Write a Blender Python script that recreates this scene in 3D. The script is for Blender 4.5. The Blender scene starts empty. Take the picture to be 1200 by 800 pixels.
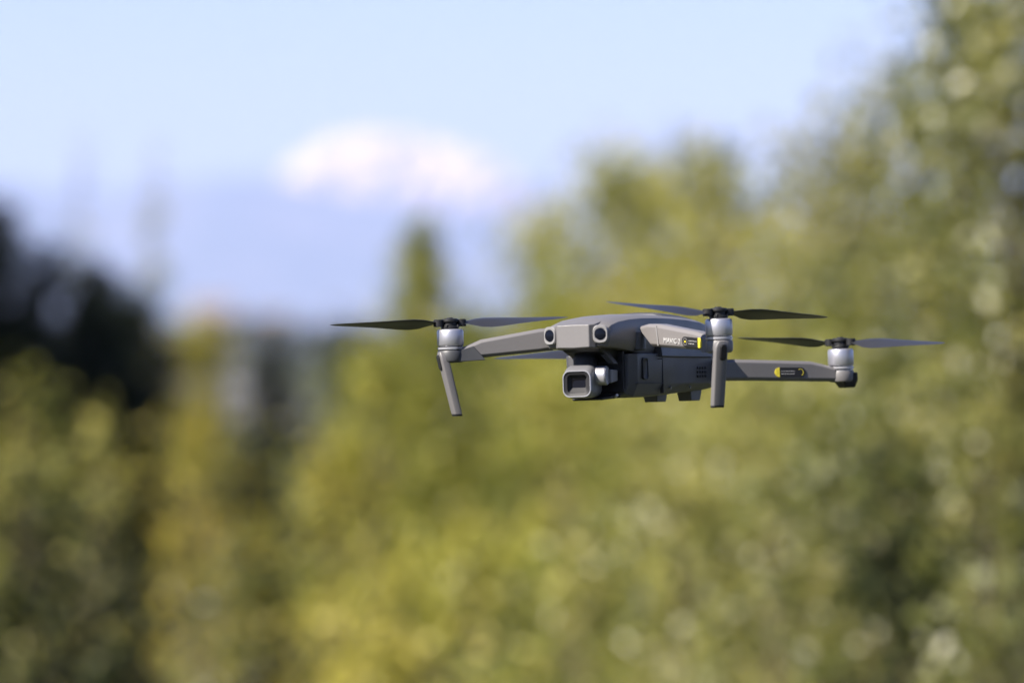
import bpy, bmesh, math, random
import numpy as np
from mathutils import Vector, Matrix, Euler, noise

R = math.radians
sc = bpy.context.scene
col = sc.collection
random.seed(7)
rng = np.random.default_rng(11)

# ------------------------------------------------------------------ camera
CAM_Z = 2.2
FOCAL = 200.0
PXW = 36.0 / FOCAL / 1200.0            # radians-ish per photo pixel
cam_d = bpy.data.cameras.new("camera")
cam = bpy.data.objects.new("camera", cam_d)
col.objects.link(cam)
cam.location = (0, 0, CAM_Z)
cam.rotation_euler = (R(90), 0, 0)
cam_d.lens = FOCAL
cam_d.sensor_width = 36.0
cam_d.clip_start = 0.1
cam_d.clip_end = 60000
cam_d.dof.use_dof = True
cam_d.dof.focus_distance = 4.38
cam_d.dof.aperture_fstop = 5.5
sc.camera = cam

# ------------------------------------------------------------------ sky, sun, exposure
SUN_EL = R(39)
SUN_AZ = R(54)                          # how far the sun stands to the left of straight behind the camera
world = bpy.data.worlds.new("World")
sc.world = world
world.use_nodes = True
wn, wl = world.node_tree.nodes, world.node_tree.links
wn.clear()
sky = wn.new("ShaderNodeTexSky")
sky.sky_type = 'NISHITA'
sky.sun_disc = False
sky.sun_elevation = SUN_EL
sun_dir = Vector((-math.sin(SUN_AZ) * math.cos(SUN_EL), -math.cos(SUN_AZ) * math.cos(SUN_EL), math.sin(SUN_EL)))
sky.sun_rotation = math.atan2(sun_dir.x, sun_dir.y)
sky.altitude = 300
sky.air_density = 1.0
sky.dust_density = 0.25
sky.ozone_density = 2.6
bg = wn.new("ShaderNodeBackground")
bg.inputs["Strength"].default_value = 0.05
wo = wn.new("ShaderNodeOutputWorld")
wb = wn.new("ShaderNodeMix"); wb.data_type = 'RGBA'; wb.blend_type = 'MULTIPLY'; wb.inputs[0].default_value = 1.0
wb.inputs[7].default_value = (0.79, 0.755, 0.98, 1)      # the photograph's white balance
wl.new(sky.outputs[0], wb.inputs[6])
wl.new(wb.outputs[2], bg.inputs[0])
wl.new(bg.outputs[0], wo.inputs[0])

sun_d = bpy.data.lights.new("sun", 'SUN')
sun_d.energy = 5.0
sun_d.angle = R(0.5)
sun_d.color = (1.0, 0.93, 0.84)
sun = bpy.data.objects.new("sun", sun_d)
col.objects.link(sun)
sun.rotation_euler = (-sun_dir).to_track_quat('-Z', 'Y').to_euler()
sun.location = (-20, -20, 30)

sc.view_settings.view_transform = 'Standard'
sc.view_settings.look = 'None'
sc.view_settings.gamma = 1.0
sc.view_settings.use_curve_mapping = False
sc.view_settings.exposure = 1.66
sc.render.engine = 'CYCLES'
sc.cycles.use_denoising = True
try:
    sc.cycles.denoiser = 'OPENIMAGEDENOISE'
    sc.cycles.denoising_input_passes = 'RGB_ALBEDO_NORMAL'
except Exception:
    pass
sc.cycles.max_bounces = 6
sc.cycles.diffuse_bounces = 3
sc.cycles.glossy_bounces = 3
sc.cycles.transmission_bounces = 4
sc.cycles.transparent_max_bounces = 8
sc.cycles.volume_bounces = 0
sc.cycles.caustics_reflective = False
sc.cycles.caustics_refractive = False
sc.cycles.sample_clamp_indirect = 4.0

# ------------------------------------------------------------------ helpers
def tag(o, label=None, cat=None, group=None, kind=None):
    if label: o["label"] = label
    if cat: o["category"] = cat
    if group: o["group"] = group
    if kind: o["kind"] = kind
    return o

def empty(name, loc=(0, 0, 0)):
    o = bpy.data.objects.new(name, None)
    o.empty_display_size = 0.1
    o.location = loc
    col.objects.link(o)
    return o

def link(name, me, mat=None, parent=None):
    o = bpy.data.objects.new(name, me)
    if mat is not None:
        me.materials.append(mat)
    col.objects.link(o)
    if parent is not None:
        o.parent = parent
    return o

def at(px, D):
    """ground position that stands D metres out, in the direction of photo column px"""
    return (px - 600) * PXW * D

def up(py, D):
    """height above ground of photo row py at D metres"""
    return CAM_Z - (py - 400) * PXW * D

# ------------------------------------------------------------------ materials
def new_mat(name):
    m = bpy.data.materials.new(name)
    m.use_nodes = True
    m.node_tree.nodes.clear()
    return m, m.node_tree.nodes, m.node_tree.links

def plastic(name, colr, rough=0.5, metallic=0.0, grain=0.12, bump=0.04, scale=2600.0, spec=0.5, coat=0.0):
    """moulded plastic or metal with a fine speckle and a little roughness wear"""
    m, n, l = new_mat(name)
    out = n.new("ShaderNodeOutputMaterial")
    p = n.new("ShaderNodeBsdfPrincipled")
    tc = n.new("ShaderNodeTexCoord")
    no = n.new("ShaderNodeTexNoise"); no.inputs["Scale"].default_value = scale; no.inputs["Detail"].default_value = 2
    big = n.new("ShaderNodeTexNoise"); big.inputs["Scale"].default_value = 45; big.inputs["Detail"].default_value = 5
    l.new(tc.outputs["Object"], no.inputs["Vector"]); l.new(tc.outputs["Object"], big.inputs["Vector"])
    ra = n.new("ShaderNodeValToRGB")
    c = np.array(colr)
    ra.color_ramp.elements[0].position = 0.3; ra.color_ramp.elements[1].position = 0.7
    ra.color_ramp.elements[0].color = (*(c * (1 - grain)), 1); ra.color_ramp.elements[1].color = (*np.minimum(c * (1 + grain), 1), 1)
    l.new(no.outputs["Fac"], ra.inputs[0]); l.new(ra.outputs[0], p.inputs["Base Color"])
    mr = n.new("ShaderNodeMapRange")
    mr.inputs["To Min"].default_value = max(rough - 0.09, 0.03); mr.inputs["To Max"].default_value = min(rough + 0.09, 1)
    l.new(big.outputs["Fac"], mr.inputs["Value"]); l.new(mr.outputs[0], p.inputs["Roughness"])
    p.inputs["Metallic"].default_value = metallic
    p.inputs["Specular IOR Level"].default_value = spec
    p.inputs["Coat Weight"].default_value = coat
    b = n.new("ShaderNodeBump"); b.inputs["Strength"].default_value = bump; b.inputs["Distance"].default_value = 0.0003
    l.new(no.outputs["Fac"], b.inputs["Height"]); l.new(b.outputs[0], p.inputs["Normal"])
    l.new(p.outputs[0], out.inputs[0])
    return m

def emitter(name, colr, strength):
    m, n, l = new_mat(name)
    out = n.new("ShaderNodeOutputMaterial")
    e = n.new("ShaderNodeEmission"); e.inputs[0].default_value = (*colr, 1); e.inputs[1].default_value = strength
    l.new(e.outputs[0], out.inputs[0])
    return m

def leaf_mat(name, cols, rough=0.5, trans=0.3, spec=0.35):
    m, n, l = new_mat(name)
    out = n.new("ShaderNodeOutputMaterial")
    p = n.new("ShaderNodeBsdfPrincipled")
    a = n.new("ShaderNodeAttribute"); a.attribute_name = "tint"
    ra = n.new("ShaderNodeValToRGB")
    els = ra.color_ramp.elements
    while len(els) < len(cols): els.new(0.5)
    for i, c in enumerate(cols):
        els[i].position = i / (len(cols) - 1); els[i].color = (*c, 1)
    l.new(a.outputs["Fac"], ra.inputs[0])
    l.new(ra.outputs[0], p.inputs["Base Color"])
    p.inputs["Roughness"].default_value = rough
    p.inputs["Specular IOR Level"].default_value = spec
    t = n.new("ShaderNodeBsdfTranslucent")
    hs = n.new("ShaderNodeHueSaturation"); hs.inputs["Saturation"].default_value = 1.15; hs.inputs["Value"].default_value = 1.5
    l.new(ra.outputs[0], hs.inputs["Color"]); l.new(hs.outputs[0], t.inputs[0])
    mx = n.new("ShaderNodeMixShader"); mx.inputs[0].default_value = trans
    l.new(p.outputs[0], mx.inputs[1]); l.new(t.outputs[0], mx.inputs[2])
    l.new(mx.outputs[0], out.inputs[0])
    return m

def earth(name, c0, c1, scale, rough=0.95, c2=None):
    m, n, l = new_mat(name)
    out = n.new("ShaderNodeOutputMaterial")
    p = n.new("ShaderNodeBsdfPrincipled")
    g = n.new("ShaderNodeNewGeometry")
    no = n.new("ShaderNodeTexNoise"); no.inputs["Scale"].default_value = scale; no.inputs["Detail"].default_value = 8
    l.new(g.outputs["Position"], no.inputs["Vector"])
    ra = n.new("ShaderNodeValToRGB")
    ra.color_ramp.elements[0].position = 0.35; ra.color_ramp.elements[1].position = 0.68
    ra.color_ramp.elements[0].color = (*c0, 1); ra.color_ramp.elements[1].color = (*c1, 1)
    if c2:
        e = ra.color_ramp.elements.new(0.5); e.color = (*c2, 1)
    l.new(no.outputs["Fac"], ra.inputs[0]); l.new(ra.outputs[0], p.inputs["Base Color"])
    p.inputs["Roughness"].default_value = rough
    p.inputs["Specular IOR Level"].default_value = 0.2
    b = n.new("ShaderNodeBump"); b.inputs["Strength"].default_value = 0.5; b.inputs["Distance"].default_value = 0.05
    l.new(no.outputs["Fac"], b.inputs["Height"]); l.new(b.outputs[0], p.inputs["Normal"])
    l.new(p.outputs[0], out.inputs[0])
    return m

M = {}
M["shell"] = plastic("shell_grey", (0.106, 0.101, 0.101), 0.48)
M["arm_sunlit"] = plastic("arm_sunlit_grey", (0.128, 0.120, 0.118), 0.40)  # shell grey lightened, sunlight on one front arm put into the colour
M["shell_dark"] = plastic("shell_dark_grey", (0.036, 0.037, 0.040), 0.5)
M["hull"] = plastic("hull_grey", (0.042, 0.042, 0.045), 0.5)
M["pale"] = plastic("pale_grey", (0.16, 0.156, 0.156), 0.42)
M["black"] = plastic("matt_black", (0.009, 0.009, 0.010), 0.5, bump=0.02, spec=0.3)
M["gloss_black"] = plastic("glossy_black", (0.006, 0.006, 0.007), 0.14, grain=0.0, bump=0.0, coat=0.6)
M["dark_seam"] = plastic("dark_seam", (0.02, 0.02, 0.021), 0.6, bump=0.0, spec=0.3)
M["glass"] = plastic("lens_glass", (0.004, 0.005, 0.009), 0.05, grain=0.0, bump=0.0, spec=0.15)
M["alu"] = plastic("satin_aluminium", (0.40, 0.40, 0.44), 0.40, metallic=0.8, grain=0.05, bump=0.02)
M["alu_dark"] = plastic("dark_aluminium", (0.20, 0.20, 0.21), 0.38, metallic=0.8, grain=0.05, bump=0.02)
M["camgrey"] = plastic("camera_grey", (0.135, 0.135, 0.142), 0.38, metallic=0.2)
M["bezel"] = plastic("bezel_silver", (0.34, 0.34, 0.36), 0.30, metallic=0.5, grain=0.04, bump=0.01)
M["blade"] = plastic("blade_plastic", (0.02, 0.02, 0.022), 0.36, grain=0.08, bump=0.02, spec=0.38)
M["yellow"] = plastic("label_yellow", (0.55, 0.46, 0.03), 0.45, grain=0.03, bump=0.0)
M["white"] = plastic("print_white", (0.34, 0.335, 0.33), 0.5, grain=0.02, bump=0.0)
M["led"] = emitter("led_green", (0.05, 0.9, 0.25), 1.2)
M["bark"] = earth("bark", (0.045, 0.035, 0.025), (0.13, 0.105, 0.08), 25.0)
M["dark_bark"] = earth("dark_bark", (0.016, 0.013, 0.010), (0.04, 0.032, 0.025), 25.0)  # bark darkened along with the shade in the leaves
M["ground"] = earth("meadow_ground", (0.022, 0.032, 0.012), (0.085, 0.072, 0.038), 0.35, c2=(0.04, 0.046, 0.02))
M["gravel"] = earth("pale_gravel", (0.10, 0.097, 0.098), (0.15, 0.147, 0.146), 3.0)
M["rock"] = earth("mountain_ground", (0.05, 0.06, 0.04), (0.13, 0.12, 0.10), 0.006)
M["plaster"] = earth("pink_plaster", (0.26, 0.225, 0.225), (0.31, 0.27, 0.27), 0.8)
M["roofing"] = earth("roof_tiles", (0.15, 0.12, 0.12), (0.22, 0.18, 0.17), 2.5)
M["pane"] = plastic("window_pane", (0.03, 0.035, 0.045), 0.1, grain=0.0, bump=0.0)

# each ramp: dark leaf, common leaf, bright leaf, pale leaf back doubling as a glint
YEL = leaf_mat("leaf_yellow_green", [(0.10, 0.115, 0.018), (0.255, 0.25, 0.046), (0.39, 0.335, 0.075), (0.5, 0.48, 0.25)], spec=.2)
GRN = leaf_mat("leaf_mid_green", [(0.065, 0.085, 0.018), (0.19, 0.198, 0.043), (0.31, 0.275, 0.075), (0.46, 0.45, 0.30)], spec=.25)
OLV = leaf_mat("leaf_olive", [(0.045, 0.056, 0.015), (0.122, 0.130, 0.031), (0.225, 0.205, 0.06), (0.40, 0.39, 0.27)], rough=0.42, spec=0.45)
DRK = leaf_mat("leaf_shaded_dark_green", [(0.009, 0.014, 0.006), (0.017, 0.024, 0.009), (0.032, 0.034, 0.014), (0.16, 0.15, 0.09)], rough=0.6, trans=0.08, spec=0.08)  # conifer green made darker still to carry their shade
SHD = leaf_mat("leaf_shaded_deep_green", [(0.014, 0.020, 0.008), (0.026, 0.032, 0.011), (0.045, 0.044, 0.016), (0.15, 0.14, 0.08)], rough=0.6, trans=0.12, spec=0.1)  # thicket green darkened to carry the shade of the gaps
GLD = leaf_mat("leaf_golden", [(0.13, 0.13, 0.022), (0.29, 0.255, 0.046), (0.41, 0.32, 0.065), (0.5, 0.45, 0.2)], spec=.2)

# ------------------------------------------------------------------ ground, road, mountain
def sheet(name, verts, faces, mat, kind="structure", parent=None):
    me = bpy.data.meshes.new(name)
    me.from_pydata(verts, [], faces)
    o = link(name, me, mat, parent)
    if kind: o["kind"] = kind
    return o

sheet("ground", [(-9000, -600, 0), (9000, -600, 0), (9000, 12900, 0), (-9000, 12900, 0)], [(0, 1, 2, 3)], M["ground"])
# a pale gravel road that comes out from behind the bushes and runs off to the horizon
rv, rf = [], []
for k in range(30):
    y = 150 * (1.13 ** k)
    c = at(243, y) + 0.8 * math.sin(k * 0.7)
    w = 2.6 if y < 500 else 3.4
    rv += [(c - w, y, 0.004), (c + w, y, 0.004)]
    if k: rf.append((2 * k - 2, 2 * k - 1, 2 * k + 1, 2 * k))
sheet("gravel_road", rv, rf, M["gravel"])

def mountain():
    nx, ny = 150, 26
    xs = np.linspace(-7000, 7000, nx); ys = np.linspace(10800, 12700, ny)
    prof_px = [-3500, -900, -300, 0, 120, 215, 295, 430, 600, 800, 1200, 2200, 4600]
    prof_y = [330, 250, 226, 210, 224, 212, 200, 232, 254, 276, 310, 340, 350]
    v = []
    for j, y in enumerate(ys):
        t = j / (ny - 1)
        ridge = math.sin(min(t / 0.62, 1) * math.pi / 2) if t < 0.62 else math.cos((t - 0.62) / 0.38 * math.pi / 2)
        for x in xs:
            px = 600 + x / (PXW * 12000)
            h = (400 - np.interp(px, prof_px, prof_y)) * PXW * 12000
            nse = noise.fractal(Vector((x / 900, y / 900, 3.1)), 0.9, 2.0, 5)
            v.append((x, y, max(-0.6, (h * ridge + 9 * nse * ridge - 2))))
    f = [(j * nx + i, j * nx + i + 1, (j + 1) * nx + i + 1, (j + 1) * nx + i) for j in range(ny - 1) for i in range(nx - 1)]
    o = sheet("mountains", v, f, M["rock"])
    for p in o.data.polygons: p.use_smooth = True
mountain()

# ------------------------------------------------------------------ cloud (beyond the air box)
def cloud():
    m, n, l = new_mat("cloud_warm_lit")
    out = n.new("ShaderNodeOutputMaterial")
    p = n.new("ShaderNodeBsdfPrincipled")
    p.inputs["Base Color"].default_value = (0.70, 0.505, 0.385, 1); p.inputs["Roughness"].default_value = 1  # warm sunlight on the cloud is put into this peach colour
    p.inputs["Specular IOR Level"].default_value = 0
    l.new(p.outputs[0], out.inputs[0])
    D = 16500
    bm = bmesh.new()
    r_ = random.Random(5)
    s = PXW * D
    def puff(px, py, rad, dy=0.0):
        c = Vector(((px + 14 - 600) * s, D + dy * s, CAM_Z + (395 - py) * s))
        bmesh.ops.create_icosphere(bm, subdivisions=3, radius=rad * s, matrix=Matrix.Translation(c) @ Matrix.Diagonal((1, 1, 0.8, 1)))
    for px in range(348, 600, 9):
        t = (px - 345) / 255
        top = np.interp(px, [340, 365, 420, 470, 520, 560, 605], [192, 164, 150, 155, 168, 182, 214])
        bot = np.interp(px, [340, 400, 480, 600], [232, 244, 250, 256])
        for k in range(13):
            rad = r_.uniform(20, 30) * (1 - 0.35 * t)
            y_ = r_.uniform(top + rad * 0.8, max(bot - rad * 0.6, top + rad))
            puff(px + r_.uniform(-8, 8), y_, rad, r_.uniform(-40, 40))
    for v in bm.verts:
        d = noise.noise_vector(v.co / (14 * s)) * 1.6 * s
        v.co += d
    me = bpy.data.meshes.new("cloud"); bm.to_mesh(me); bm.free()
    for p_ in me.polygons: p_.use_smooth = True
    o = link("cloud", me, m)
    tag(o, "cream white cloud low in the sky above the blue mountains", "cloud")
cloud()

# ------------------------------------------------------------------ foliage
def leaf_mesh(name, C, L, W, tint, up_bias=0.35):
    n = len(C)
    nr = rng.normal(size=(n, 3)); nr[:, 2] += up_bias * 1.5
    nr /= np.linalg.norm(nr, axis=1)[:, None]
    ax = rng.normal(size=(n, 3)); ax[:, 2] -= 0.4
    ax -= (ax * nr).sum(1)[:, None] * nr
    ax /= np.linalg.norm(ax, axis=1)[:, None] + 1e-9
    sd = np.cross(nr, ax)
    L = L[:, None]; W = W[:, None]
    v = np.empty((n, 4, 3))
    v[:, 0] = C - ax * L * 0.5
    v[:, 1] = C - ax * L * 0.08 + sd * W * 0.5 + nr * W * 0.16
    v[:, 2] = C + ax * L * 0.5 - nr * L * 0.1
    v[:, 3] = C - ax * L * 0.08 - sd * W * 0.5 + nr * W * 0.16
    me = bpy.data.meshes.new(name)
    me.vertices.add(n * 4); me.vertices.foreach_set("co", v.reshape(-1).astype(np.float32))
    me.loops.add(n * 4); me.loops.foreach_set("vertex_index", np.arange(n * 4, dtype=np.int32))
    me.polygons.add(n)
    me.polygons.foreach_set("loop_start", np.arange(0, n * 4, 4, dtype=np.int32))
    a = me.attributes.new("tint", 'FLOAT', 'FACE')
    a.data.foreach_set("value", tint.astype(np.float32))
    me.update()
    return me

def tube_into(bm, pts, rads, sides=6):
    rings = []
    for i, p in enumerate(pts):
        d = (Vector(pts[min(i + 1, len(pts) - 1)]) - Vector(pts[max(i - 1, 0)])).normalized()
        a = d.orthogonal().normalized(); b = d.cross(a)
        rings.append([bm.verts.new(Vector(p) + (a * math.cos(2 * math.pi * k / sides) + b * math.sin(2 * math.pi * k / sides)) * rads[i]) for k in range(sides)])
    for i in range(len(rings) - 1):
        for k in range(sides):
            try: bm.faces.new((rings[i][k], rings[i][(k + 1) % sides], rings[i + 1][(k + 1) % sides], rings[i + 1][k]))
            except ValueError: pass

PROFILE = {   # radius share against height share of the crown
    "round":  ([0, .08, .3, .6, .82, .94, 1], [.45, .75, 1, .95, .66, .36, .06]),
    "column": ([0, .1, .4, .75, .92, 1], [.6, .9, 1, .8, .45, .06]),
    "cone":   ([0, .1, .35, .7, 1], [.8, 1, .8, .42, .02]),
    "shrub":  ([0, .15, .45, .75, .92, 1], [.75, .95, 1, .85, .5, .1]),
}
def tree(name, label, cat, group, px, D, top, rad, shape, mat, leaf=0.05, dens=1.0, base=0.25, tint=0.5, lean=0.0, tv=0.27, clump=0.11, seed=0, pale=None):
    """px: column it stands in, D: metres out, top: photo row its tip reaches, rad: crown radius in metres"""
    global rng
    rng = np.random.default_rng(5000 + seed * 17 + int(px * 3 + D * 7))
    rr = random.Random(int(px * 5 + D * 11 + seed))
    H = up(top, D)
    root = empty(name, (at(px, D), D, 0))
    tag(root, label, cat, group)
    hc = H * (1 - base)
    ps, pr = PROFILE[shape]
    ncl = max(14, int(hc * rad * 2 / (clump * clump * 2.0) * 1.5))
    # clumps through the crown's volume, more of them toward its outside
    t = rng.random(ncl) ** 0.9
    ang = rng.random(ncl) * 2 * math.pi
    clump = clump * 1.0
    env = np.interp(t, ps, pr) * rad
    lob = 1 + 0.34 * np.sin(ang * 3 + t * 9 + rr.random() * 6) + 0.26 * np.sin(ang * 5 - t * 14 + rr.random() * 6)
    q = rng.random(ncl) ** 0.42 * env * lob
    cc = np.stack([np.cos(ang) * q + lean * t * hc, np.sin(ang) * q, base * H + t * hc], 1)
    area = (leaf * leaf * 0.58) * 0.5
    nleaf = int(dens * (7.5 if mat is DRK else 5.0) * hc * 2 * rad * 0.8 / area)
    ids = rng.integers(0, ncl, nleaf)
    w = rng.random(ncl) ** 1.6 * np.clip(1.3 - t, 0.2, 1) ** 0.7; keep = rng.random(nleaf) < (0.1 + 0.9 * w[ids])
    ids = ids[keep]
    cr = clump * (0.55 + 0.8 * rng.random(ncl))
    C = cc[ids] + rng.normal(size=(len(ids), 3)) * cr[ids][:, None] * np.array([0.75, 0.75, 0.9])
    C = C[(C[:, 2] > 0.03)]; ids = ids[:len(C)]
    L = leaf * (0.7 + 0.6 * rng.random(len(C))); W = L * (0.5 + 0.16 * rng.random(len(C)))
    ti = 0.667 * np.clip(tint + tv * rng.normal(size=ncl)[ids] + tv * 0.6 * rng.normal(size=len(C)), 0, 1)
    if pale is None: pale = {"leaf_olive": .045, "leaf_mid_green": .025, "leaf_yellow_green": .012}.get(mat.name, .002)
    ti[rng.random(len(C)) < pale] = 1.0
    link("crown", leaf_mesh("crown", C, L, W, ti), mat, root)
    bm = bmesh.new()
    r0 = (0.012 + 0.011 * H) * (0.28 if name == 'sapling' else 1)
    pts = [(lean * max(0, (k / 7 - base)) * H + math.sin(k * 1.3 + px) * 0.012 * H * (k / 7), math.cos(k * 1.7 + px) * 0.012 * H * (k / 7), k / 7 * H * 0.96) for k in range(8)]
    tube_into(bm, pts, [r0 * (1.25 if k == 0 else 1 - 0.125 * k) for k in range(8)], 7)
    for k in range(16):
        j = rr.randrange(ncl)
        e = Vector(cc[j]); zz = max(0.12 * H, e.z - rr.uniform(.15, .35) * hc)
        f_ = min(zz / (H * 0.96) * 7, 6.99); i0 = int(f_)
        s = Vector(pts[i0]).lerp(Vector(pts[i0 + 1]), f_ - i0)
        md = s.lerp(e, 0.5) + Vector((0, 0, -0.04 * H))
        rb = r0 * 0.42 * (1 - 0.6 * zz / H)
        tube_into(bm, [s, md, e], [rb, rb * 0.7, rb * 0.2], 5)
    me = bpy.data.meshes.new("trunk"); bm.to_mesh(me); bm.free()
    for p in me.polygons: p.use_smooth = True
    link("trunk", me, M["dark_bark"] if mat in (DRK, SHD) else M["bark"], root)
    return root

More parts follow.
